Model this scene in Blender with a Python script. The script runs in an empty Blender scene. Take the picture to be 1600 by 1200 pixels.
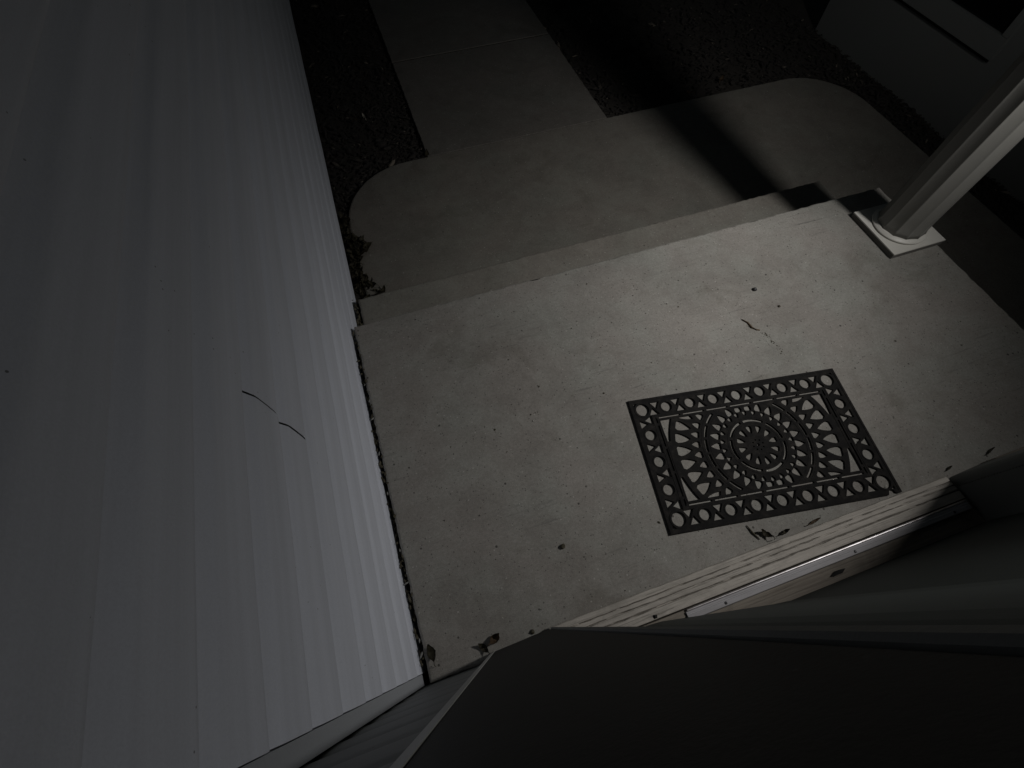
import bpy, bmesh, math, random
from mathutils import Vector, Matrix
random.seed(7)
S = bpy.context.scene
C = S.collection
PI = math.pi

# ------------------------------------------------------------------ camera, world, light, exposure
cd = bpy.data.cameras.new('camera')
cam = bpy.data.objects.new('camera', cd); C.objects.link(cam)
cd.sensor_width = 36.0; cd.lens = 36.0 * 727.13 / 1600.0
cd.clip_start = 0.005; cd.clip_end = 500
CP, CY, CR = 1.0893, -0.3156, -0.008          # pitch below the horizon, yaw, roll
fw = Vector((-math.sin(CY) * math.cos(CP), math.cos(CY) * math.cos(CP), -math.sin(CP)))
rt = Vector((math.cos(CY), math.sin(CY), 0)); up = rt.cross(fw)
r2 = rt * math.cos(CR) + up * math.sin(CR); u2 = up * math.cos(CR) - rt * math.sin(CR)
M = Matrix((r2, u2, -fw)).transposed().to_4x4(); M.translation = (0.2847, 0.0392, 1.4652)
cam.matrix_world = M
S.camera = cam

W = bpy.data.worlds.new('World'); S.world = W; W.use_nodes = True
wn = W.node_tree; wn.nodes.clear()
sky = wn.nodes.new('ShaderNodeTexSky'); sky.sky_type = 'NISHITA'; sky.sun_disc = False
sky.sun_elevation = math.radians(2.0); sky.sun_rotation = math.radians(200)
bg = wn.nodes.new('ShaderNodeBackground'); bg.inputs['Strength'].default_value = 0.016
wo = wn.nodes.new('ShaderNodeOutputWorld')
wn.links.new(sky.outputs[0], bg.inputs[0]); wn.links.new(bg.outputs[0], wo.inputs[0])

LAMP = Vector((2.363, 0.158, 1.53)); AIM = Vector((1.25, 1.13, 0.0))
ld = bpy.data.lights.new('vignette_beam', 'POINT')
ld.energy = 116.0; ld.color = (1.0, 0.975, 0.94); ld.shadow_soft_size = 0.085
lo = bpy.data.objects.new('vignette_beam', ld); C.objects.link(lo)
lo.location = LAMP
bz = -(AIM - LAMP).normalized(); bxv = Vector((0, 0, 1)).cross(bz).normalized(); byv = bz.cross(bxv)
lo.matrix_world = Matrix.Translation(LAMP) @ Matrix((bxv, byv, bz)).transposed().to_4x4()
# invented beam shape (wide sideways, narrow in height) that stands in for lens vignetting
ld.use_nodes = True
ln = ld.node_tree; em = [n for n in ln.nodes if n.type == 'EMISSION'][0]
tc = ln.nodes.new('ShaderNodeTexCoord'); sx_ = ln.nodes.new('ShaderNodeSeparateXYZ'); ln.links.new(tc.outputs['Normal'], sx_.inputs[0])
def lm(op, a, b=None):
    n = ln.nodes.new('ShaderNodeMath'); n.operation = op
    for k, v in ((0, a), (1, b)):
        if v is None: continue
        if isinstance(v, (int, float)): n.inputs[k].default_value = v
        else: ln.links.new(v, n.inputs[k])
    return n.outputs[0]
BW, BU, BD = 0.86, 0.315, 0.355     # half widths: sideways, up (narrowed to dim the upper wall), down
qa = lm('POWER', lm('ABSOLUTE', lm('DIVIDE', sx_.outputs[0], BW)), 2.0); hb = lm('ADD', lm('MULTIPLY', lm('GREATER_THAN', sx_.outputs[1], 0.0), BU - BD), BD)
qb = lm('POWER', lm('ABSOLUTE', lm('DIVIDE', sx_.outputs[1], hb)), 2.0)
beam = lm('EXPONENT', lm('MULTIPLY', lm('ADD', qa, qb), -1.0))
front_half = lm('LESS_THAN', sx_.outputs[2], 0.0)
ln.links.new(lm('MULTIPLY', beam, front_half), em.inputs['Strength'])

S.view_settings.view_transform = 'Standard'; S.view_settings.look = 'None'
S.view_settings.exposure = 0.0; S.view_settings.gamma = 1.0; S.view_settings.use_curve_mapping = False
S.render.engine = 'CYCLES'
try:
    S.cycles.use_denoising = True; S.cycles.max_bounces = 6; S.cycles.diffuse_bounces = 4
except Exception: pass

# ------------------------------------------------------------------ helpers
def bx(bm, x0, x1, y0, y1, z0, z1):
    v = [bm.verts.new(p) for p in ((x0,y0,z0),(x1,y0,z0),(x1,y1,z0),(x0,y1,z0),(x0,y0,z1),(x1,y0,z1),(x1,y1,z1),(x0,y1,z1))]
    for f in ((3,2,1,0),(4,5,6,7),(0,1,5,4),(1,2,6,5),(2,3,7,6),(3,0,4,7)): bm.faces.new([v[i] for i in f])
def prism(bm, pts, axis, a0, a1):
    """closed 2D polygon pts extruded along axis: 0 -> pts are (y,z), 1 -> (x,z), 2 -> (x,y)"""
    def P(p, a): return (a,p[0],p[1]) if axis == 0 else (p[0],a,p[1]) if axis == 1 else (p[0],p[1],a)
    A = [bm.verts.new(P(p, a0)) for p in pts]; B = [bm.verts.new(P(p, a1)) for p in pts]
    n = len(pts)
    for i in range(n): bm.faces.new((A[i], A[(i+1)%n], B[(i+1)%n], B[i]))
    bm.faces.new(A[::-1]); bm.faces.new(B)
def lathe(bm, prof, seg, cx=0, cy=0, flute=0, depth=0.0):
    rings = []
    for (r, z) in prof:
        ring = []
        for i in range(seg):
            t = 2*PI*i/seg
            rr = r - (depth * abs(math.sin(t*flute/2))**0.6 if flute else 0)
            ring.append(bm.verts.new((cx + rr*math.cos(t), cy + rr*math.sin(t), z)))
        rings.append(ring)
    for a, b in zip(rings, rings[1:]):
        for i in range(seg): bm.faces.new((a[i], a[(i+1)%seg], b[(i+1)%seg], b[i]))
    bm.faces.new(rings[0][::-1]); bm.faces.new(rings[-1])
def ringm(bm, ri, ro, z0, z1, seg, b=0.001):
    prof = [(ri, z0), (ri, z1-b), (ri+b, z1), (ro-b, z1), (ro, z1-b), (ro, z0)]
    rings = [[bm.verts.new((r*math.cos(2*PI*i/seg), r*math.sin(2*PI*i/seg), z)) for i in range(seg)] for r, z in prof]
    for a, c in zip(rings, rings[1:] + rings[:1]):
        for i in range(seg): bm.faces.new((a[i], c[i], c[(i+1)%seg], a[(i+1)%seg]))
def tube(bm, path, rad, seg=6):
    rings = []
    for k, p in enumerate(path):
        p = Vector(p)
        d = (Vector(path[min(k+1, len(path)-1)]) - Vector(path[max(k-1, 0)])).normalized()
        a = d.orthogonal().normalized(); b = d.cross(a)
        r = rad[k] if isinstance(rad, (list, tuple)) else rad
        rings.append([bm.verts.new(p + (a*math.cos(2*PI*i/seg) + b*math.sin(2*PI*i/seg))*r) for i in range(seg)])
    for a, b in zip(rings, rings[1:]):
        for i in range(seg): bm.faces.new((a[i], a[(i+1)%seg], b[(i+1)%seg], b[i]))
    bm.faces.new(rings[0][::-1]); bm.faces.new(rings[-1])
def chip(bm, x, y, z, L, w, h, yaw, tilt):
    R = Matrix.Translation((x, y, z)) @ Matrix.Rotation(yaw, 4, 'Z') @ Matrix.Rotation(tilt, 4, 'Y') @ Matrix.Rotation(random.uniform(-.5,.5), 4, 'X')
    P = [(-L,0,0),(-L*.3,w,h*.4),(L*.6,w*.7,0),(L,0,h*.3),(L*.4,-w,0),(-L*.5,-w*.8,h*.3),(0,0,h)]
    v = [bm.verts.new(R @ Vector(p)) for p in P]
    for i in range(6): bm.faces.new((v[i], v[(i+1)%6], v[6]))
def link(name, me, parent=None, loc=None, rot=None):
    o = bpy.data.objects.new(name, me); C.objects.link(o)
    if parent: o.parent = parent
    if loc: o.location = loc
    if rot: o.rotation_euler = rot
    return o
def mesh(name, bm, m, smooth=False, bevel=0, bseg=2):
    if bevel:
        bmesh.ops.bevel(bm, geom=[e for e in bm.edges if len(e.link_faces) == 2 and e.calc_face_angle(0) > 0.6], offset=bevel, segments=bseg, affect='EDGES', clamp_overlap=True)
    bmesh.ops.recalc_face_normals(bm, faces=bm.faces)
    me = bpy.data.meshes.new(name); bm.to_mesh(me); bm.free()
    me.materials.append(m)
    if smooth:
        for p in me.polygons: p.use_smooth = True
    return me
def obj(name, bm, m, parent=None, **k):
    loc = k.pop('loc', None); rot = k.pop('rot', None)
    return link(name, mesh(name, bm, m, **k), parent, loc, rot)
def tag(o, label, cat, group=None):
    o['label'] = label; o['category'] = cat
    if group: o['group'] = group
    return o
def thing(name, label, cat, loc=(0,0,0), rot=(0,0,0), group=None):
    o = link(name, None, None, loc, rot); o.empty_display_size = 0.05
    return tag(o, label, cat, group)
def struct(o): o['kind'] = 'structure'; return o
def stuff(o): o['kind'] = 'stuff'; return o

# ------------------------------------------------------------------ materials
class N:
    def __init__(s, name, rough=0.8):
        s.m = bpy.data.materials.new(name); s.m.use_nodes = True
        s.t = s.m.node_tree; s.b = s.t.nodes['Principled BSDF']
        s.b.inputs['Roughness'].default_value = rough
        s.co = s.t.nodes.new('ShaderNodeTexCoord').outputs['Object']
    def geo(s): s.co = s.t.nodes.new('ShaderNodeNewGeometry').outputs['Position']; return s
    def L(s, a, b): s.t.links.new(a, b)
    def scale(s, v):
        n = s.t.nodes.new('ShaderNodeMapping'); n.inputs['Scale'].default_value = v
        s.L(s.co, n.inputs[0]); return n.outputs[0]
    def noise(s, sc, det=4, rough=.6, vec=None, dist=0):
        n = s.t.nodes.new('ShaderNodeTexNoise'); n.inputs['Scale'].default_value = sc
        n.inputs['Detail'].default_value = det; n.inputs['Roughness'].default_value = rough; n.inputs['Distortion'].default_value = dist
        s.L(vec or s.co, n.inputs['Vector']); return n.outputs['Fac']
    def vor(s, sc, vec=None, out='Distance'):
        n = s.t.nodes.new('ShaderNodeTexVoronoi'); n.inputs['Scale'].default_value = sc
        s.L(vec or s.co, n.inputs['Vector']); return n.outputs[out]
    def ramp(s, f, a, b, ca=(0,0,0), cb=(1,1,1)):
        n = s.t.nodes.new('ShaderNodeValToRGB'); e = n.color_ramp.elements
        e[0].position = a; e[1].position = b; e[0].color = (*ca, 1); e[1].color = (*cb, 1)
        s.L(f, n.inputs[0]); return n.outputs[0]
    def mix(s, f, a, b, mode='MIX'):
        n = s.t.nodes.new('ShaderNodeMix'); n.data_type = 'RGBA'; n.blend_type = mode
        for i, v in ((0, f), (6, a), (7, b)):
            if isinstance(v, (int, float)): n.inputs[i].default_value = v
            elif isinstance(v, tuple): n.inputs[i].default_value = (*v, 1)
            else: s.L(v, n.inputs[i])
        return n.outputs[2]
    def math(s, op, a, b=None):
        n = s.t.nodes.new('ShaderNodeMath'); n.operation = op
        for i, v in ((0, a), (1, b)):
            if v is None: continue
            if isinstance(v, (int, float)): n.inputs[i].default_value = v
            else: s.L(v, n.inputs[i])
        return n.outputs[0]
    def col(s, c):
        if isinstance(c, tuple): s.b.inputs['Base Color'].default_value = (*c, 1)
        else: s.L(c, s.b.inputs['Base Color'])
        return s
    def bump(s, h, st=.3, d=.002, prev=None):
        n = s.t.nodes.new('ShaderNodeBump'); n.inputs['Strength'].default_value = st; n.inputs['Distance'].default_value = d
        s.L(h, n.inputs['Height'])
        if prev: s.L(prev, n.inputs['Normal'])
        s.L(n.outputs[0], s.b.inputs['Normal']); return n.outputs[0]

def concrete(name, base, dark, stain, pits=0.5, streak=0.5):
    s = N(name, 0.88).geo()
    big = s.ramp(s.noise(1.9, 5, .62, dist=.6), .34, .68)
    c = s.mix(big, dark, base)
    mid = s.ramp(s.noise(9, 6, .7), .42, .66)
    c = s.mix(s.math('MULTIPLY', mid, .4), c, tuple(x*1.22 for x in base))
    st = s.ramp(s.noise(3.3, 7, .68, dist=1.2), .56, .76)
    c = s.mix(s.math('MULTIPLY', st, .7), c, stain)
    fine = s.noise(330, 3, .6)
    c = s.mix(.8, c, s.mix(fine, (.5,.5,.5), (1.45,1.45,1.45)), 'MULTIPLY')
    blot = s.ramp(s.noise(26, 5, .75), .35, .70)
    c = s.mix(.22, c, s.mix(blot, (.72,.70,.66), (1.22,1.22,1.20)), 'MULTIPLY')
    g2 = s.ramp(s.noise(115, 5, .75), .36, .66)
    c = s.mix(.55, c, s.mix(g2, (.74,.73,.71), (1.20,1.20,1.19)), 'MULTIPLY')
    tint = s.ramp(s.noise(4.5, 3), .4, .65)
    c = s.mix(.35, c, s.mix(tint, (1.06,.98,.93), (.95,1.02,.96)), 'MULTIPLY')
    # trowel and broom streaks that run along the house
    sv = s.scale((5, 95, 40))
    str_ = s.noise(1.0, 5, .7, sv, dist=.35)
    patch = s.ramp(s.noise(2.4, 3), .46, .66)
    lines = s.math('MULTIPLY', s.ramp(str_, .56, .70), s.math('MULTIPLY', patch, streak))
    c = s.mix(s.math('MULTIPLY', lines, .75), c, tuple(x*.35 for x in base))
    # small dark pits and grains, only some cells
    def spots(sc, thr, keep, k, color):
        d = s.vor(sc); r = s.vor(sc, out='Color')
        sep = s.t.nodes.new('ShaderNodeSeparateColor'); s.L(r, sep.inputs[0])
        m = s.math('MULTIPLY', s.math('LESS_THAN', d, s.math('MULTIPLY', sep.outputs[1], thr)), s.math('GREATER_THAN', sep.outputs[0], keep))
        return m, s.mix(s.math('MULTIPLY', m, k), c, color)
    m1, c = spots(46, .19, .80, pits*1.3, (.025,.021,.018))
    m2, c = spots(140, .34, .74, pits*1.1, (.05,.045,.04))
    m3, c = spots(95, .25, .86, .35, (.62,.60,.56))
    s.col(c)
    h = s.math('ADD', s.math('MULTIPLY', fine, .5), s.math('MULTIPLY', str_, .9*streak))
    h = s.math('SUBTRACT', h, s.math('MULTIPLY', s.math('ADD', m1, m2), .5))
    n1 = s.bump(h, .45, .0025)
    s.bump(s.noise(14, 5, .6), .35, .006, n1)
    return s.m
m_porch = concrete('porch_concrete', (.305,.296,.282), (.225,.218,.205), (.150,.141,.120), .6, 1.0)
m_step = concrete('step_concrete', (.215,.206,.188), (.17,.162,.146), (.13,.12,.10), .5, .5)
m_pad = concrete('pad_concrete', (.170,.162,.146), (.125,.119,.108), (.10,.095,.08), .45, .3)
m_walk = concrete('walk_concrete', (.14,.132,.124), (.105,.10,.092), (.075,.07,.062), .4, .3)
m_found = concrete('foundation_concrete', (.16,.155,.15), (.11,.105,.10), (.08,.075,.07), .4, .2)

def paint(name, c, rough=.5, dirt=.25, dcol=None, bs=.12, grain=(1,1,1)):
    s = N(name, rough).geo()
    n1 = s.ramp(s.noise(2.6, 6, .65, s.scale(grain)), .35, .72)
    cc = s.mix(s.math('MULTIPLY', n1, dirt), c, dcol or tuple(x*.55 for x in c))
    f = s.noise(420, 3, .6)
    cc = s.mix(.35, cc, s.mix(f, (.7,.7,.7), (1.2,1.2,1.2)), 'MULTIPLY')
    sp = s.math('MULTIPLY', s.math('LESS_THAN', s.vor(55), .06), s.math('GREATER_THAN', s.noise(7), .55))
    cc = s.mix(s.math('MULTIPLY', sp, .7), cc, (.04,.04,.04))
    s.col(cc)
    s.bump(s.math('ADD', f, s.math('MULTIPLY', s.noise(60, 4), 1.5)), bs, .0015)
    return s.m
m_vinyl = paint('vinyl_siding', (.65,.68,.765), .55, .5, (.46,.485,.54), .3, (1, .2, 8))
m_vinyl2 = paint('shaded_vinyl_siding', (.20,.21,.21), .55, .25, (.14,.15,.15))  # darker copy of the siding, the front wall's shade put into the colour
m_corner = paint('dull_corner_trim', (.36,.38,.41), .6, .5, (.25,.26,.28), .2, (1,1,.4))  # duller than the siding
m_chip = paint('flaked_paint', (.26,.26,.25), .7, .4, (.15,.15,.14))
m_edge_lit = paint('lit_edge_paint', (.55,.55,.53), .45, .3, (.36,.34,.30))  # pale copy of the casing paint, light caught by the rounded edge put in
m_casing = paint('casing_paint', (.022,.022,.023), .6, .3, (.015,.015,.015))
m_casing_lit = paint('lit_casing_paint', (.13,.14,.135), .6, .3)  # lighter copy of the casing paint, caught light put into the colour
def dull(m): m.node_tree.nodes['Principled BSDF'].inputs['Specular IOR Level'].default_value = .12; return m
dull(m_casing)
m_door = paint('door_paint', (.048,.056,.054), .6, .2)
dull(m_door)
m_wing = paint('wing_siding', (.155,.165,.16), .65, .3, (.15,.145,.14))
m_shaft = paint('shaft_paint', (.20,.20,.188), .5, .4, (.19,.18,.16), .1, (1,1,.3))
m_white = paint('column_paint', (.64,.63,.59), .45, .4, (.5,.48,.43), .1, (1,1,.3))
m_dark = N('dark_recess', .9).col((.008,.008,.008)).m
m_glass = N('window_glass', .06).col((.006,.007,.008)).m
m_black_metal = N('black_metal', .4).col((.02,.02,.022)).m

def rubber():
    s = N('black_rubber', .85).geo(); s.b.inputs['Specular IOR Level'].default_value = 0.15
    n = s.noise(38, 6, .7); f = s.noise(600, 2)
    c = s.mix(s.ramp(n, .48, .75), (.012,.0115,.0115), (.032,.029,.026))
    s.col(s.mix(.4, c, s.mix(f, (.5,.5,.5), (1.4,1.4,1.4)), 'MULTIPLY'))
    s.bump(f, .3, .001); return s.m
m_rubber = rubber()
def wood(name, a, b, gr, rough=.75):
    s = N(name, rough).geo()
    g = s.noise(1.0, 6, .72, s.scale(gr), dist=.5)
    c = s.mix(s.ramp(g, .36, .66), a, b)
    w = s.ramp(s.noise(5, 6, .7, dist=1.0), .5, .7)
    c = s.mix(s.math('MULTIPLY', w, .5), c, tuple(x*.55 for x in a))
    cr = s.ramp(s.noise(1.0, 3, .6, s.scale((gr[0]*.5, gr[1]*1.4, gr[2]*1.4))), .60, .63)
    c = s.mix(s.math('MULTIPLY', cr, .35), c, (.08,.07,.055))
    s.col(c); s.bump(s.math('SUBTRACT', g, s.math('MULTIPLY', cr, .6)), .5, .002); return s.m
m_sill = wood('weathered_sill_wood', (.40,.37,.33), (.56,.52,.47), (5, 190, 190))
m_sill2 = wood('worn_inner_sill_wood', (.17,.145,.12), (.27,.24,.20), (5, 150, 150))
def metal():
    s = N('scuffed_aluminium', .36).geo(); s.b.inputs['Metallic'].default_value = 0.85
    g = s.noise(1.0, 4, .6, s.scale((6, 500, 500)))
    s.col(s.mix(s.ramp(s.noise(26, 6, .7), .42, .68), (.62,.60,.62), (.36,.33,.32)))
    s.L(s.ramp(g, .3, .7, (.25,)*3, (.5,)*3), s.b.inputs['Roughness'])
    s.bump(g, .25, .0008); return s.m
m_alu = metal()
m_alu_dull = paint('dull_aluminium', (.44,.43,.45), .55, .5, (.22,.21,.21), .1, (3, 40, 40))
def leafmat(name, a, b):
    s = N(name, .7)
    s.col(s.mix(s.ramp(s.noise(60, 5, .7), .35, .7), a, b)); s.bump(s.noise(140, 3), .4, .001); return s.m
m_leaf = leafmat('dead_leaf_brown', (.075,.045,.022), (.16,.105,.06))
m_leaf_dark = leafmat('dead_leaf_dark', (.030,.025,.014), (.085,.075,.042))
m_leaf_pale = leafmat('dead_leaf_pale', (.45,.42,.36), (.62,.58,.5))
m_twig = leafmat('twig_bark', (.07,.045,.025), (.13,.09,.05))
def mulchmat():
    s = N('bark_mulch', .95).geo()
    g = s.t.nodes.new('ShaderNodeNewGeometry')
    c = s.mix(s.ramp(s.noise(70, 4, .7), .40, .78), (.016,.014,.013), (.042,.036,.030))
    c = s.mix(s.ramp(g.outputs['Random Per Island'], .975, .995), c, (.15,.13,.105))
    s.col(s.mix(s.ramp(g.outputs['Random Per Island'], .0, .5), (.016,.014,.013), c)); return s.m
m_mulch = mulchmat()
def soilmat():
    s = N('dark_soil', 1.0).geo()
    s.col(s.mix(s.noise(45, 6, .7), (.014,.012,.011), (.04,.034,.028))); s.bump(s.noise(60, 6, .7), .8, .01); return s.m
m_soil = soilmat()
m_grime = leafmat('groove_grime', (.09,.078,.066), (.22,.20,.17))

# ------------------------------------------------------------------ ground, slabs
RISE = 0.17
Zs, Zp = -RISE, -2*RISE
YD, YT, YP, XR = 1.1937, 1.466, 2.528, 3.372
XPR = 2.425
bm = bmesh.new(); g = 60
v = [bm.verts.new(p) for p in ((-g,-g,Zp-.035),(g,-g,Zp-.035),(g,g,Zp-.035),(-g,g,Zp-.035))]; bm.faces.new(v)
struct(obj('ground', bm, m_soil))

def slab_outline(pts, z0, z1, name, m, bevel=.006, wob=.0022, seg=.018):
    """slab with slightly uneven, softened edges"""
    out = []
    n = len(pts)
    for i in range(n):
        a, b = Vector(pts[i]), Vector(pts[(i+1)%n]); L = (b-a).length; k = max(1, int(L/seg))
        nn = Vector((-(b-a).y, (b-a).x)).normalized()
        for j in range(k):
            p = a + (b-a)*(j/k) + (nn*random.uniform(-wob, wob) if j else Vector((0,0)))
            out.append(p)
    bm = bmesh.new()
    c = Vector((sum(p.x for p in out)/len(out), sum(p.y for p in out)/len(out)))
    bot = [bm.verts.new((p.x, p.y, z0)) for p in out]
    e1 = [bm.verts.new((p.x, p.y, z1-bevel)) for p in out]
    def inn(p, d):
        x = p.x + (d if p.x < xmn + .02 else -d if p.x > xmx - .02 else 0)
        return x
    xmn = min(p.x for p in out); xmx = max(p.x for p in out)
    N_ = len(out)
    def inset(i, d):
        a, b, e = out[i-1], out[i], out[(i+1)%N_]
        t = (e - a).normalized(); q = Vector((-t.y, t.x))
        return b + q*d
    e2 = []; e3 = []
    for i in range(N_):
        q = inset(i, bevel*.35); e2.append(bm.verts.new((q.x, q.y, z1-bevel*.3)))
        q = inset(i, bevel*1.1 + random.uniform(-.001,.0015)); e3.append(bm.verts.new((q.x, q.y, z1)))
    for a, b in ((bot, e1), (e1, e2), (e2, e3)):
        for i in range(N_): bm.faces.new((a[i], a[(i+1)%N_], b[(i+1)%N_], b[i]))
    bm.faces.new(e3)
    bmesh.ops.triangulate(bm, faces=[f for f in bm.faces if len(f.verts) > 4])
    return struct(obj(name, bm, m))
def arc(cx, cy, r, a0, a1, n=14): return [(cx + r*math.cos(math.radians(a0+(a1-a0)*i/n)), cy + r*math.sin(math.radians(a0+(a1-a0)*i/n))) for i in range(n+1)]
GX = 0.030
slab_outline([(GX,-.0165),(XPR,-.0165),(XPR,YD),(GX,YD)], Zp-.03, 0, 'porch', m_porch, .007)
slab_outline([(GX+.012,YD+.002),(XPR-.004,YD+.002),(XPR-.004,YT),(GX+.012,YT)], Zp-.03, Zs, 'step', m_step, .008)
pad = [(0.062,YT+.003),(XR,YT+.003)]
padpts = [(GX+.03, YT+.003), (XPR+.003, YT+.003), (XPR+.003, 0.0), (XR, 0.0)] + arc(XR-.42, YP-.33, 1, 0, 90, 2)[:0]
padpts += [(XR - .36 + .36*math.cos(math.radians(a)), YP - .40 + .40*math.sin(math.radians(a))) for a in range(0, 91, 6)]
padpts += [(.055 + .40 - .40*math.cos(math.radians(a)), YP - .42 + .42*math.sin(math.radians(a))) for a in range(90, -1, -6)]
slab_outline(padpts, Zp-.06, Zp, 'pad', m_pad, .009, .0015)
WX0, WX1 = .588, 1.738
ys = [YP+.006, 3.575, 4.62, 5.67, 6.72]
for a, b in zip(ys, ys[1:]):
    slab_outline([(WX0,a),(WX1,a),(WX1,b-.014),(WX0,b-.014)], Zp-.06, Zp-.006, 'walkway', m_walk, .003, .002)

for k, b in enumerate(ys[1:4]):
    bm = bmesh.new(); bx(bm, WX0+.004, WX1-.004, b-.0135, b-.0005, Zp-.06, Zp-.0105); struct(obj('walkway_joint', bm, m_soil))
# ------------------------------------------------------------------ siding
E_ = 0.1165; Z0 = -0.292
def dutch(d0=0.0):
    """outer profile of one double course panel, (outward, z)"""
    p = []
    for k in (0, 1):
        z = k*E_
        if k == 0: p += [(d0+.001, z-.002)]
        p += [(d0+.0085, z-.002), (d0+.0110, z), (d0+.0135, z+.025*E_), (d0+.0147, z+.08*E_), (d0+.0150, z+.16*E_), (d0+.0142, z+.38*E_), (d0+.0128, z+.58*E_), (d0+.0118, z+.65*E_), (d0+.0098, z+.70*E_), (d0+.0072, z+.75*E_), (d0+.0045, z+.81*E_), (d0+.0022, z+.87*E_), (d0+.0009, z+.93*E_), (d0+.0003, z+E_-.0025)]
    return p
def panel_mesh(length, m, name='siding_panel', wavy=.0007):
    """sheet along +u (0..length), outward +d, built along local y with outward = +x"""
    prof = dutch(); bm = bmesh.new(); n = max(2, int(length/.16)); rows = []
    for i in range(n+1):
        u = length*i/n
        w = [random.gauss(0, wavy) for _ in range(4)]
        rows.append([bm.verts.new((d + w[min(3, j//8)]*(.4 + .6*(d > .004)), u, z)) for j, (d, z) in enumerate(prof)])
    for a, b in zip(rows, rows[1:]):
        for j in range(len(prof)-1): bm.faces.new((a[j], a[j+1], b[j+1], b[j]))
    me = mesh(name, bm, m)
    for p in me.polygons: p.use_smooth = True
    return me
side = thing('side_wall', 'pale blue-grey horizontal lap siding wall along the left side of the porch', 'wall')
bm = bmesh.new(); bx(bm, -.14, -.0015, 0, 9, Z0-.02, 2.8); obj('wall_core', bm, m_dark, side)
bm = bmesh.new(); bx(bm, -.14, -.006, -.1, 9, Zp-.3, Z0-.021); obj('foundation', bm, m_found, side)
long_mes = [panel_mesh(8.97, m_vinyl) for _ in range(3)]
for n in range(13):
    z = Z0 + 2*E_*n
    if n == 4:
        link('siding_panel', panel_mesh(.444, m_vinyl), side, (0, .012, z))
        link('siding_panel', panel_mesh(8.54, m_vinyl), side, (-.0004, .4606, z))
    else:
        link('siding_panel', long_mes[n % 3], side, (random.uniform(-.0006,.0006), .012, z))
bm = bmesh.new(); bx(bm, -.001, .0125, -.0165, .0105, -.02, 2.75); obj('corner_trim', bm, m_corner, side, bevel=.003)

# ------------------------------------------------------------------ front wall with door
front = thing('front_wall', 'front house wall with recessed grey-green entry door and dark trim at the near end of the porch', 'house wall')
bm = bmesh.new(); bx(bm, -.14, .2, -.16, -.026, -.3, 2.75); bx(bm, 1.87, 5.2, -.16, -.026, -.4, 2.75); bx(bm, .2, 1.87, -.16, -.026, 2.2, 2.75); obj('wall_core', bm, m_dark, front)
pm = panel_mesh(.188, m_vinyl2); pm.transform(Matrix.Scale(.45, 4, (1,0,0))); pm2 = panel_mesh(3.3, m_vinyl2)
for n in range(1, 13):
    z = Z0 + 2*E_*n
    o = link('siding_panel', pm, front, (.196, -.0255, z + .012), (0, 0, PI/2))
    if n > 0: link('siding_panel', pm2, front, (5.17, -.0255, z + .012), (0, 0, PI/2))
# casings
def casing(x0, x1, ybk=-.03, z0=.002, z1=2.16):
    bm = bmesh.new(); bv = .016
    prism(bm, [(x0, ybk), (x1, ybk), (x1, .003), (x1-.003, .004), (x0+bv, 0), (x0+bv*.65, -.0012), (x0+bv*.3, -.005), (x0+bv*.08, -.011), (x0, -.018)], 2, z0, z1); return bm
o = obj('door_casing', casing(.202, .377), m_casing, front)
bm = bmesh.new(); prism(bm, [(.1925,-.028),(.1925,-.0185),(.1945,-.0118),(.1985,-.0055),(.2050,-.0005),(.2168,.0012),(.2168,.0006),(.212,-.004),(.206,-.028)], 2, .002, 2.16)
obj('casing_edge', bm, m_edge_lit, front, smooth=False)
o = obj('door_casing', casing(1.735, 1.868), m_casing_lit, front)
bm = bmesh.new(); bx(bm, .2, 1.87, -.03, .0, 2.165, 2.30); obj('head_casing', bm, m_casing, front, bevel=.004)
bm = bmesh.new(); prism(bm, [(.3775,-.03),(.3775,.0045),(.379,.0065),(.383,.0068),(.389,.0035),(.3940,-.002),(.3955,-.006),(.3955,-.03)], 2, .036, 2.16); obj('casing_bead', bm, m_casing_lit, front)
for x0, x1 in ((.20,.396), (1.722, 1.87)):
    bm = bmesh.new(); bx(bm, x0, x1, -.16, -.031, .0, 2.16); obj('jamb', bm, m_casing_lit if x0 > 1 else m_casing, front, bevel=.002)
# skirt board right of the door
bm = bmesh.new(); prism(bm, [(-.03,.0),(.006,.0),(.006,.052),(.002,.058),(-.006,.062),(-.03,.066)], 0, 1.873, XPR+.6); obj('skirt_board', bm, m_sill2, front)
# wooden sill with milled grooves
prof = [(-.067,.001),(.006,.001),(.0075,.014),(.0055,.0225),(.001,.0245),(-.0085,.0255),(-.0090,.0185),(-.0120,.0185),(-.0125,.0262),(-.0215,.0268),(-.0220,.0200),(-.0250,.0200),(-.0255,.0277),(-.0375,.0284),(-.0380,.0195),(-.0420,.0195),(-.0425,.0295),(-.0655,.031),(-.067,.029)]
bm = bmesh.new()
nx = 60; rows = []
for i in range(nx+1):
    x = .3765 + (1.712-.3765)*i/nx
    rows.append([bm.verts.new((x, y + (random.gauss(0,.0006) if z > .014 and y > -.06 else 0), z + random.gauss(0,.00035)*(z > .014))) for y, z in prof])
for a, b in zip(rows, rows[1:]):
    for j in range(len(prof)): bm.faces.new((a[j], a[(j+1)%len(prof)], b[(j+1)%len(prof)], b[j]))
bm.faces.new(rows[0]); bm.faces.new(rows[-1][::-1])
sill = obj('door_sill', bm, m_sill, front)
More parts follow.
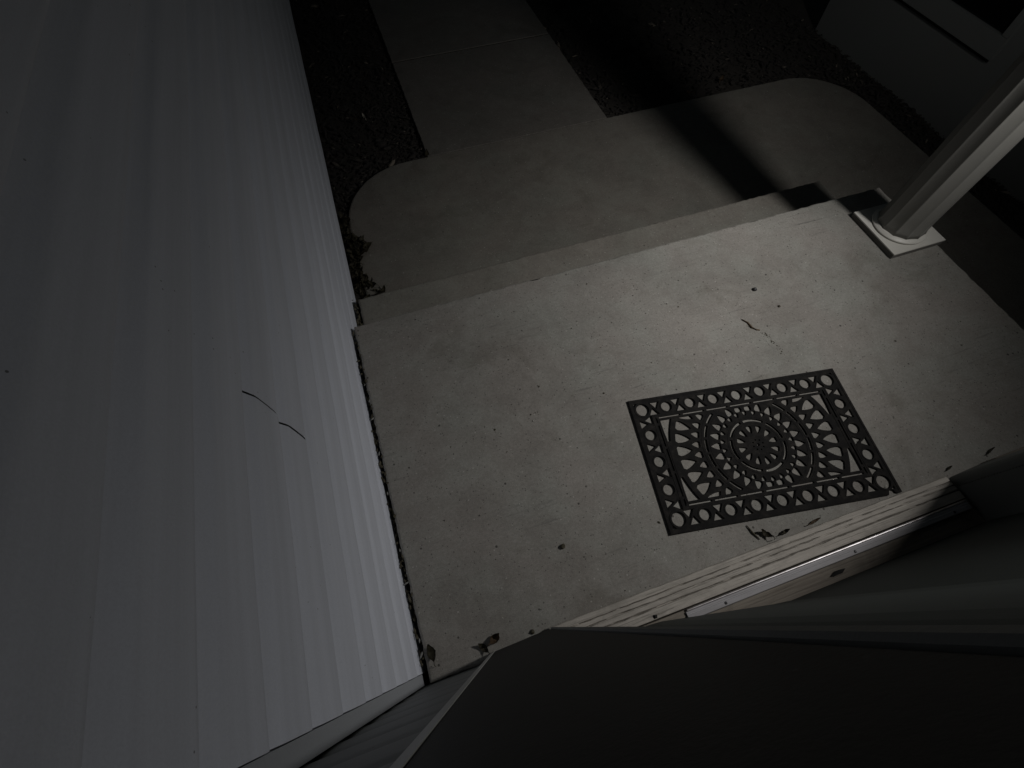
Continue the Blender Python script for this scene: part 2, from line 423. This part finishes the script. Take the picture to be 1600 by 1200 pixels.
for y0, y1, zt in ((-.0119,-.0091,.0205),(-.0249,-.0221,.0218),(-.0419,-.0381,.0222)):
    x = .378; bm = bmesh.new(); rg = random.Random(int(-y0*1e4))
    n = 40; lo_, hi_ = [], []
    for i in range(n+1):
        xx = .378 + (1.711-.378)*i/n; zz = zt - .0012 + rg.gauss(0, .0009)
        lo_.append(bm.verts.new((xx, y0 - .0002 + rg.random()*.0012, zz))); hi_.append(bm.verts.new((xx, y1 + .0002 - rg.random()*.0012, zz + rg.gauss(0, .0005))))
    for i in range(n): bm.faces.new((lo_[i], lo_[i+1], hi_[i+1], hi_[i]))
    obj('groove_dirt', bm, m_grime, sill)
bm = bmesh.new(); bx(bm, .397, .742, -.0985, -.0706, .0275, .0345); obj('sill_end_block', bm, m_sill2, front, bevel=.003)
bm = bmesh.new(); bx(bm, .397, 1.72, -.155, -.0705, .0, .027); obj('inner_sill', bm, m_sill2, front, bevel=.002)
bm = bmesh.new(); prism(bm, [(-.0742,.0275),(-.0705,.0275),(-.0702,.0385),(-.0722,.0408),(-.0742,.0412)], 0, .75, 1.70); obj('metal_lip', bm, m_alu, front)
bm = bmesh.new(); prism(bm, [(-.0985,.0275),(-.0763,.0275),(-.0763,.0400),(-.081,.0405),(-.082,.0395),(-.085,.0395),(-.086,.0412),(-.097,.0405),(-.0985,.038)], 0, .745, 1.70)
strip = obj('metal_strip', bm, m_alu_dull, front)
for x in (.86, 1.285, 1.64):
    bm = bmesh.new(); lathe(bm, [(.004,.0385),(.004,.0418),(.0028,.0428)], 10, x, -.0905); obj('screw', bm, m_black_metal, strip)
# door
bm = bmesh.new()
bx(bm, .40, 1.72, -.19, -.142, .052, 2.15)
door = obj('door', bm, m_door, front, bevel=.003)
bm = bmesh.new(); prism(bm, [(.40,-.1415),(1.03,-.1415),(.98,-.1345),(.67,-.075),(.635,-.072),(.40,-.072)], 2, .0450, 2.14); obj('door_frame', bm, m_door, front)
bm = bmesh.new(); bx(bm, .405, 1.715, -.165, -.144, .0275, .0515); obj('door_sweep', bm, m_dark, door)
for (x, y, l) in ((.655,-.060,.014), (.742,-.084,.020), (1.185,-.124,.05)):
    bm = bmesh.new(); chip(bm, x+l/2, y, .029, l*.55, .006, .008, random.uniform(-.3,.3), random.uniform(-.1,.1)); obj('weatherstrip_tab', bm, m_dark, front)

# ------------------------------------------------------------------ wing wall on the right
XW = 3.62
wing = thing('wing_wall', 'dark wall beyond the right-hand planting strip, with a low window', 'wall')
bm = bmesh.new(); bx(bm, XW, XW+.2, -.02, 3.02, Zp-.2, 2.7); obj('wall', bm, m_wing, wing)
bm = bmesh.new(); bx(bm, XW-.03, XW-.001, 1.80, 2.95, .034, .135); obj('window_trim', bm, m_wing, wing, bevel=.003)
bm = bmesh.new(); bx(bm, XW-.008, XW-.0005, 1.815, 2.94, .012, .033); wshadow = obj('trim_shadow', bm, m_dark, wing)  # dark strip standing for the shadow under the trim
bm = bmesh.new(); bx(bm, XW-.024, XW-.001, 1.80, 1.84, .1365, 1.3); bx(bm, XW-.024, XW-.001, 2.91, 2.95, .1365, 1.3); wf = obj('window', bm, m_wing, wing)
bm = bmesh.new(); bx(bm, XW-.006, XW-.002, 1.8405, 2.9095, .137, 1.3); obj('pane', bm, m_glass, wf)

# ------------------------------------------------------------------ porch column
CX, CYc = 2.308, .948
col = thing('porch_column', 'white fluted round porch column on a square base plate at the porch corner', 'column', (CX, CYc, 0))
bm = bmesh.new()
h = .128
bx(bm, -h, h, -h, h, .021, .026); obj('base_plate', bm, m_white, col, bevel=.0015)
bm = bmesh.new(); bx(bm, -h+.001, h-.001, -h+.001, h-.001, .0, .0209); obj('plate_side_shade', bm, m_found, col, bevel=.002)  # dark block added so the plate's side faces look shaded
bm = bmesh.new(); lathe(bm, [(.100,.0265),(.108,.0275),(.1105,.031),(.1085,.035),(.103,.0365),(.101,.039),(.098,.041)], 64); obj('base_ring', bm, m_white, col, smooth=True)
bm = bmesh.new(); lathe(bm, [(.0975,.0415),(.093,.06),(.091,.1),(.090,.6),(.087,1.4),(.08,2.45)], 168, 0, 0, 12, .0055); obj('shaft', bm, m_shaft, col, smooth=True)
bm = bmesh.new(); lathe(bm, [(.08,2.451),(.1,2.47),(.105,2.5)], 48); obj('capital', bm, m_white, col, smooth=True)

# ------------------------------------------------------------------ unseen wall lamp that lights the porch, flood-type head added for the shaped beam
fl = thing('porch_lamp', 'unseen wall lamp on the house wall right of the entry door', 'light', (LAMP.x, 0, LAMP.z))
bm = bmesh.new(); lathe(bm, [(.055,0),(.055,.015),(.03,.022)], 28); obj('wall_plate', bm, m_black_metal, fl, loc=(0,-.012,.03), rot=(-PI/2,0,0))
bm = bmesh.new(); tube(bm, [(0,.01,.03),(0,.05,.045),(.01,.08,.05),(.03,.095,.05)], .009, 8); obj('arm', bm, m_black_metal, fl, smooth=True)
d = (AIM - LAMP).normalized()
bm = bmesh.new()
prof = [(.02,-.10),(.035,-.095),(.05,-.06),(.056,-.012)]
seg = 28
def cup(bm, pr):
    rg = [[bm.verts.new((r*math.cos(2*PI*i/seg), r*math.sin(2*PI*i/seg), z)) for i in range(seg)] for r, z in pr]
    for a, b in zip(rg, rg[1:]):
        for i in range(seg): bm.faces.new((a[i], a[(i+1)%seg], b[(i+1)%seg], b[i]))
    bm.faces.new(rg[0][::-1])
cup(bm, prof)
hs = obj('lamp_head', bm, m_black_metal, fl, smooth=True)
hs.location = Vector((0, LAMP.y, 0)) - d*.0; hs.rotation_euler = d.to_track_quat('Z', 'Y').to_euler()

# ------------------------------------------------------------------ doormat
mat = thing('doormat', 'black openwork rubber doormat with a sunburst pattern in front of the door', 'doormat', (1.2218, .29, .0005), (0, 0, -.151))
mat.scale = (1, 1, .68)
MA, MB = .381, .2275
def ccw(p):
    a = sum(p[i-1][0]*p[i][1] - p[i][0]*p[i-1][1] for i in range(len(p)))
    return p if a > 0 else p[::-1]
def area(p): return abs(sum(p[i-1][0]*p[i][1] - p[i][0]*p[i-1][1] for i in range(len(p))))/2
def clipy(p, lim):
    for sgn in (1, -1):
        out = []
        for i in range(len(p)):
            a, b = p[i-1], p[i]; ia, ib = a[1]*sgn <= lim, b[1]*sgn <= lim
            if ia != ib:
                t = (lim*sgn - a[1])/(b[1]-a[1]); out.append((a[0]+(b[0]-a[0])*t, lim*sgn))
            if ib: out.append(b)
        p = out
        if len(p) < 3: return []
    return p
def plate(name, outer, holes, th, z, bev, parent):
    cu = bpy.data.curves.new(name, 'CURVE'); cu.dimensions = '2D'; cu.fill_mode = 'BOTH'
    cu.extrude = th/2 - bev; cu.bevel_depth = bev; cu.bevel_resolution = 1; cu.offset = -bev
    for k, p in enumerate([outer] + holes):
        q = ccw(p) if k == 0 else ccw(p)[::-1]
        sp = cu.splines.new('POLY'); sp.points.add(len(q)-1)
        for pt, w in zip(sp.points, q): pt.co = (w[0], w[1], 0, 1)
        sp.use_cyclic_u = True
    t = bpy.data.objects.new(name, cu); C.objects.link(t)
    dg = bpy.context.evaluated_depsgraph_get(); dg.update()
    me = bpy.data.meshes.new_from_object(t.evaluated_get(dg)); me.name = name
    bpy.data.objects.remove(t); bpy.data.curves.remove(cu)
    me.transform(Matrix.Translation((0, 0, z + th/2)))
    me.materials.clear(); me.materials.append(m_rubber)
    return link(name, me, parent)
def circ(x, y, r, n=24): return [(x + r*math.cos(2*PI*i/n), y + r*math.sin(2*PI*i/n)) for i in range(n)]
ringc = []; cornc = []; holes = []; bars = []
ins = .0415
cxs, cys = MA-ins, MB-ins
for sx in (-1, 1):
    for sy in (-1, 1):
        cornc.append((sx*cxs, sy*cys)); holes.append(circ(sx*cxs, sy*cys, .0215, 28))
        e = .0055
        k0 = .0155
        holes.append([(sx*(MA-k0), sy*(MB-k0)), (sx*(MA-k0-.011), sy*(MB-k0)), (sx*(MA-k0), sy*(MB-k0-.011))])
def gap(xm, s, T):
    tri = [(xm-.0215*s, .0225), (xm+.0105*s, .0225), (xm-.0065*s, -.0035)]
    t2 = [(2*xm - x, -y) for x, y in tri]
    for t in (tri, t2): holes.append([T(x, y) for x, y in t])
    bars.append([T(xm-.0135*s, -.0225), T(xm+.0135*s, .0225)])
sp = 2*cxs/8
for side_ in (1, -1):
    T = lambda x, y, q=side_: (x, q*(cys + y))
    for i in range(7):
        x = -cxs + sp*(i+1); ringc.append((x, side_*cys)); holes.append(circ(x, side_*cys, .0176, 24))
    for i in range(8): gap(-cxs + sp*(i+.5), (1 if i % 2 else -1), T)
sp2 = 2*cys/4
for side_ in (1, -1):
    T = lambda x, y, q=side_: (q*(cxs + y), x)
    for i in range(3):
        y = -cys + sp2*(i+1); ringc.append((side_*cxs, y)); holes.append(circ(side_*cxs, y, .0176, 24))
    for i in range(4): gap(-cys + sp2*(i+.5), (1 if i % 2 else -1), T)
b0 = .0755
rect = lambda a, b: [(-a,-b),(a,-b),(a,b),(-a,b)]
outer = [(-MA,-MB),(.334,-MB-.001),(.338,-MB+.004),(.341,-MB+.011),(.3485,-MB+.0145),(.356,-MB+.011),(.3585,-MB+.003),(.366,-MB),(MA,-MB+.002),(MA,MB),(-MA,MB)]
plate('border', outer, holes + [rect(MA-b0, MB-b0)], .008, 0, .0008, mat)
# centre panel
ch = []
c0 = .0805; PX, PY = MA-c0, MB-c0; LY = PY-.0075
def pol(r, t): return (r*math.cos(t), r*math.sin(t))
def petal(t, ra, rb, wmax, apex_in, n=7):
    """pointed at one end, rounded at the other"""
    pts = []
    for i in range(n+1):
        u = i/n
        w = wmax*(math.sin(min(1, u*1.08)*PI/2)**.9) if u < .9 else wmax*(1-(u-.9)/.1*.30)
        pts.append((u, w))
    L = []
    for u, w in pts:
        r = ra + (rb-ra)*u if apex_in else rb - (rb-ra)*u
        L.append((r, w/2))
    up = [(r, w) for r, w in L]; dn = [(r, -w) for r, w in reversed(L) if w > 1e-5]
    ct, st = math.cos(t), math.sin(t)
    return [(r*ct - w*st, r*st + w*ct) for r, w in up + dn]
ch.append(circ(0, 0, .0045, 12))
for i in range(8): ch.append(circ(*pol(.0175, 2*PI*i/8 + .2), .0026, 8))
for i in range(12): ch.append(petal(2*PI*i/12 + .13, .040, .068, .0175, True))
def arcs(ra, rb, ts):
    for t0, t1 in ts:
        n = max(3, int(abs(t1-t0)/.07))
        ch.append([pol(rb, t0 + (t1-t0)*i/n) for i in range(n+1)] + [pol(ra, t1 - (t1-t0)*i/n) for i in range(n+1)])
arcs(.0840, .0918, [(2*PI*i/7 + .10, 2*PI*(i+1)/7 - .10 + .08) for i in range(7)])
NI = 24
for i in range(NI):
    t = 2*PI*i/NI
    for q in (petal(t, .1060, .1225, .0150, True, 5), petal(t + PI/NI, .124, .157, .0240, False)):
        q = clipy(q, LY)
        if q and area(q) > 2.5e-5: ch.append(q)
tm = math.asin(LY/.1745) - .02
for base in (0, PI):
    k = 6; w = 2*tm/k
    arcs(.1680, .1758, [(base - tm + w*i + .025, base - tm + w*(i+1) - .025) for i in range(k)])
NO = 36
for i in range(NO):
    t = 2*PI*i/NO
    for q in (petal(t, .192, .2195, .0225, False), petal(t + PI/NO, .2200, .271, .0345, True)):
        q = clipy(q, LY)
        if q and area(q) > 3e-5: ch.append(q)
for sx in (1, -1):
    for sy in (1, -1):
        n = 8; A = [(math.sqrt(.2885**2 - y*y), y) for y in [LY - (LY-.062)*i/n for i in range(n+1)]]
        q = [(PX-.0065, LY)] + A + [(PX-.0105, .062)]
        ch.append([(sx*x, sy*y) for x, y in q])
plate('centre_panel', rect(PX, PY), ch, .0078, 0, .0008, mat)
# ties over the slit between border and centre
def tie(x0, x1, y0, y1):
    bm = bmesh.new(); bx(bm, x0, x1, y0, y1, .0008, .0068); obj('tie', bm, m_rubber, mat)
for i in range(8):
    x = -.2975 + .085*i
    for s_ in (1, -1): tie(x-.0045, x+.0045, *sorted((s_*(MB-b0+.0005), s_*(MB-c0-.0005))))
for i in range(4):
    y = -.126 + .084*i
    for s_ in (1, -1): tie(*sorted((s_*(MA-b0+.0005), s_*(MA-c0-.0005))), y-.0045, y+.0045)
bm = bmesh.new(); ringm(bm, .0180, .0236, .0078, .0095, 22); rme = mesh('ring', bm, m_rubber)
bm = bmesh.new(); ringm(bm, .0217, .0292, .0078, .0098, 28); cme = mesh('corner_ring', bm, m_rubber)
for x, y in ringc: link('ring', rme, mat, (x, y, 0))
for x, y in cornc: link('corner_ring', cme, mat, (x, y, 0))
for (a, b) in bars:
    bm = bmesh.new(); tube(bm, [(a[0], a[1], .0076), ((a[0]+b[0])/2, (a[1]+b[1])/2, .0078), (b[0], b[1], .0076)], .0022, 6); obj('scroll', bm, m_rubber, mat)
bm = bmesh.new()
for (ia, ib, zt) in ((.0025, .0085, .0098), (.0655, .0700, .0092), (.0850, .0885, .0092)):
    for (x0, x1, y0, y1) in ((-MA+ia, MA-ia, MB-ib, MB-ia), (-MA+ia, (MA-ia if ia > .01 else .332), -MB+ia, -MB+ib), (-MA+ia, -MA+ib, -MB+ib+.0002, MB-ib-.0002), (MA-ib, MA-ia, -MB+ib+.0002, MB-ib-.0002)):
        bx(bm, x0, x1, y0, y1, .0075, zt)
obj('raised_rim', bm, m_rubber, mat, bevel=.0007, bseg=1)
def raised_arc(r0, r1, ta, tb):
    bm = bmesh.new(); n = max(8, int((tb-ta)*r1/.008)); full = tb-ta > 6.28; rows = []
    for i in range(n + (0 if full else 1)):
        t = ta + (tb-ta)*i/n
        rows.append([bm.verts.new((*pol(r, t), z)) for r, z in ((r0,.0072),(r0+.0006,.0088),(r1-.0006,.0088),(r1,.0072))])
    for a, b in zip(rows, rows[1:] + (rows[:1] if full else [])):
        for k in range(3): bm.faces.new((a[k], a[k+1], b[k+1], b[k]))
    obj('raised_circle', bm, m_rubber, mat)
for r0, r1 in ((.0755,.0795),(.0965,.1005)): raised_arc(r0, r1, 0, 2*PI)
for r0, r1 in ((.157,.1615),(.1815,.1860)):
    tm_ = math.asin((PY-.006)/r1)
    for base in (0, PI): raised_arc(r0, r1, base - tm_, base + tm_)

# ------------------------------------------------------------------ mulch beds
def in_pad(x, y, mgn=.0):
    if y < YP + mgn and .055 - mgn < x < XR + mgn and y > YT:
        for cx, cy, sx in ((.455, YP-.42, -1), (XR-.36, YP-.40, 1)):
            if (x - cx)*sx > 0 and y > cy: return math.hypot((x-cx)/(.40 if sx < 0 else .36), (y-cy)/(.42 if sx < 0 else .40)) < 1.0
        return True
    return False
def bed(name, n, x0, x1, y0, y1, near):
    bm = bmesh.new(); k = 0
    while k < n:
        x = random.uniform(x0, x1); y = y0 + (y1-y0)*random.random()**near
        if in_pad(x, y, .004) or (WX0-.008 < x < WX1+.008 and y > YP): k += 0; continue
        if x < XR and y < YT: continue
        s = min(1.9, random.lognormvariate(-.75, .6))
        chip(bm, x, y, Zp-.032 + random.uniform(0, .014), .020*s, random.uniform(.004,.009)*s, .007*s, random.uniform(0, 6.28), random.uniform(-.45,.45)); k += 1
    return stuff(obj(name, bm, m_mulch))
bed('mulch', 6500, .0, WX0, 1.9, 5.6, 1.5)
bed('mulch', 12000, WX1, XW, 1.9, 5.6, 1.5)
bed('mulch', 3000, XR+.004, XW, .1, 2.6, 1.0)

# ------------------------------------------------------------------ leaves, twigs and bits
def leaf_mesh(L, W, curl, m, name='dead_leaf', seed=0, lobes=0):
    rnd = random.Random(seed); bm = bmesh.new(); n = 10; rows = []
    for i in range(n+1):
        u = i/n; w = W*math.sin(PI*min(1, u*.96+.02))**.8 * (1 + (lobes*.35*math.sin(u*PI*5) if lobes else 0)) * rnd.uniform(.9, 1.1)
        x = (u-.5)*L; zc = curl*(u-.5)**2*L*2
        row = []
        for j in (-1, -.5, 0, .5, 1):
            row.append(bm.verts.new((x, j*w/2 + rnd.gauss(0, .03)*W, zc + abs(j)*W*.28*curl + rnd.gauss(0, .035)*W + .0015)))
        rows.append(row)
    for a, b in zip(rows, rows[1:]):
        for j in range(4): bm.faces.new((a[j], a[j+1], b[j+1], b[j]))
    r = bmesh.ops.solidify(bm, geom=bm.faces[:], thickness=.0006)
    tube(bm, [(-L*.5, 0, curl*L*.5+.0015), (-L*.68, W*.08, curl*L*.55+.003), (-L*.8, W*.05, .003)], .0011, 5)
    return mesh(name, bm, m, smooth=True)
G = 'dead leaves fallen around the porch'
def leaf(x, y, z, L, W, curl, yaw, m, label, seed, lobes=0, tilt=(0,0)):
    o = link('dead_leaf', leaf_mesh(L, W, curl, m, seed=seed, lobes=lobes), None, (x, y, z), (tilt[0], tilt[1], yaw))
    return tag(o, label, 'leaf', G)
leaf(.226, .030, .001, .034, .022, .9, .5, m_leaf, 'curled brown leaf at the foot of the house wall by the casing edge', 1)
leaf(.190, .018, .001, .035, .016, .6, 2.2, m_leaf_dark, 'small dark leaf against the house wall left of the curled brown one', 2)
leaf(1.085, .036, .002, .036, .018, .8, 2.2, m_leaf_dark, 'dark curled leaf between the doormat and the door sill', 3, 0)
leaf(1.145, .022, .001, .026, .012, .9, .2, m_leaf_dark, 'tiny dark leaf scrap at the door sill right of the curled leaf', 4)
leaf(1.25, .020, .001, .04, .009, .4, .15, m_leaf, 'thin reddish-brown leaf tucked along the door sill under the mat edge', 5)
leaf(.298, 3.04, Zp-.012, .055, .017, .35, 1.75, m_leaf_pale, 'pale narrow leaf lying on the dark bed left of the walkway', 6)
leaf(.240, 3.02, Zp-.015, .035, .016, .6, .6, m_leaf, 'small brown leaf beside the pale leaf on the left bed', 7)
leaf(.585, 2.535, Zp+.001, .05, .024, .8, 1.3, m_leaf_dark, 'dark leaf at the corner where the walkway leaves the pad', 8)
leaf(.052, .052, .001, .045, .022, .5, 1.7, m_leaf_dark, 'dark flat leaf in the corner where both house walls meet the porch', 9)
leaf(1.76, .025, .001, .022, .008, .6, .3, m_leaf_dark, 'narrow dark scrap just past the right end of the door sill', 10)
leaf(1.93, .030, .001, .035, .008, .5, .3, m_leaf_dark, 'longer dark scrap along the wall base right of the door', 11)
leaf(2.62, 2.66, Zp-.012, .05, .03, .8, .8, m_leaf, 'brown leaf on the right bed beyond the pad', 12)
leaf(2.35, 2.60, Zp-.012, .045, .026, .7, 2.4, m_leaf, 'brown leaf at the bed edge near the middle of the pad front', 13)
# clump of leaves against the side wall, on the pad
lit = [leaf_mesh(.06, .032, .8, m_leaf_dark, seed=40+i, lobes=i % 2) for i in range(4)]
bm = bmesh.new()
def add_mesh(bm, me, M_):
    t = bmesh.new(); t.from_mesh(me); t.transform(M_); tmp = bpy.data.meshes.new('t'); t.to_mesh(tmp); t.free(); bm.from_mesh(tmp); bpy.data.meshes.remove(tmp)
for i in range(150):
    y = random.uniform(1.49, 2.16); wmax = .03 + .095*max(0, 1 - abs(y-1.62)/.15) + .085*max(0, 1-abs(y-1.93)/.11)
    x = .025 + random.random()**1.2*wmax; s = random.uniform(.4, .95)
    add_mesh(bm, random.choice(lit), Matrix.Translation((x, y, Zp + random.uniform(.001,.018))) @ Matrix.Rotation(random.uniform(0,6.28),4,'Z') @ Matrix.Rotation(random.uniform(-.7,.7),4,'X') @ Matrix.Scale(s, 4))
stuff(obj('leaf_litter', bm, m_leaf_dark, smooth=True))
# crumbs and leaf scraps packed in the slot between porch and side wall
bm = bmesh.new()
for i in range(260):
    y = random.uniform(.03, YD) if i < 200 else random.uniform(YD, YT)
    z = (-.012 if y < YD else Zs + .0) + random.uniform(-.02, .012)
    chip(bm, random.uniform(.016, .034), y, z, random.uniform(.004,.012), random.uniform(.002,.005), .004, random.gauss(1.57,.5), random.uniform(-.6,.6))
stuff(obj('crumbs', bm, m_leaf_dark))
bm = bmesh.new()
for (y, s) in ((.055,1.3),(.09,.9),(.245,1.2),(.34,.8),(.52,.9),(.66,1.1),(.79,1.4),(.86,.9),(.93,.8)):
    chip(bm, .026+random.uniform(-.003,.004), y, random.uniform(.000,.006), .0075*s, .0022*s, .003*s, 1.57+random.gauss(0,.5), random.uniform(-.4,.4))
stuff(obj('paint_chips', bm, m_chip))
def twig(path, r, label, m=m_twig):
    bm = bmesh.new(); n = len(path); tube(bm, path, [r*(1-.5*abs(2*i/(n-1)-1)) for i in range(n)], 6)
    return tag(obj('twig', bm, m, smooth=True), label, 'twig', 'twigs lying on the porch')
twig([(1.441,.750,.002),(1.455,.729,.003),(1.457,.705,.003),(1.470,.690,.003),(1.480,.685,.002)], .0036, 'short brown twig on the porch beyond the doormat')
bm = bmesh.new(); rg = random.Random(3)
def grit(x, y, r):
    chip(bm, x, y, .0004, r, r*rg.uniform(.4,.9), r*.7, rg.uniform(0, 6.28), 0)
for a, b, n in (((1.482,.676),(1.492,.652),12), ((1.494,.650),(1.500,.612),16), ((1.505,.606),(1.500,.575),10)):
    for k in range(n):
        u = rg.random(); grit(a[0]+(b[0]-a[0])*u + rg.gauss(0,.004), a[1]+(b[1]-a[1])*u + rg.gauss(0,.003), rg.uniform(.0012,.0034))
for cx, cy, sd, n in ((.42,.55,.09,40), (1.12,1.03,.12,36), (1.2,.72,.5,60), (1.65,.85,.2,40), (.6,.25,.35,40), (1.15,.04,.25,40), (1.0,.9,.5,60)):
    for k in range(n):
        x, y = rg.gauss(cx, sd), rg.gauss(cy, sd*.7)
        if .06 < x < XPR-.03 and .012 < y < YD-.02 and not (.82 < x < 1.62 and .04 < y < .55): grit(x, y, rg.lognormvariate(-6.55, .45))
stuff(obj('grit', bm, m_leaf_dark))
twig([(1.046,.075,.003),(1.052,.050,.004),(1.062,.026,.003)], .0028, 'thin dark twig poking from under the doormat near the sill', m_leaf_dark)
def nugget(x, y, r, label, m, z=0):
    bm = bmesh.new(); bmesh.ops.create_icosphere(bm, subdivisions=2, radius=r)
    for v_ in bm.verts: v_.co *= random.uniform(.8, 1.15); v_.co.z *= .7
    return tag(obj('pebble', bm, m, loc=(x, y, z + r*.55)), label, 'pebble', 'dark grit on the porch')
nugget(1.566, .860, .0085, 'black pebble on the porch between the doormat and the front edge', m_black_metal)
nugget(1.612, .758, .005, 'smaller dark pebble beyond the doormat near the brown twig', m_leaf_dark)
nugget(.492, .196, .008, 'dark lump on the near left part of the porch', m_leaf_dark)
nugget(.330, .012, .006, 'dark crumb at the foot of the casing', m_leaf_dark)
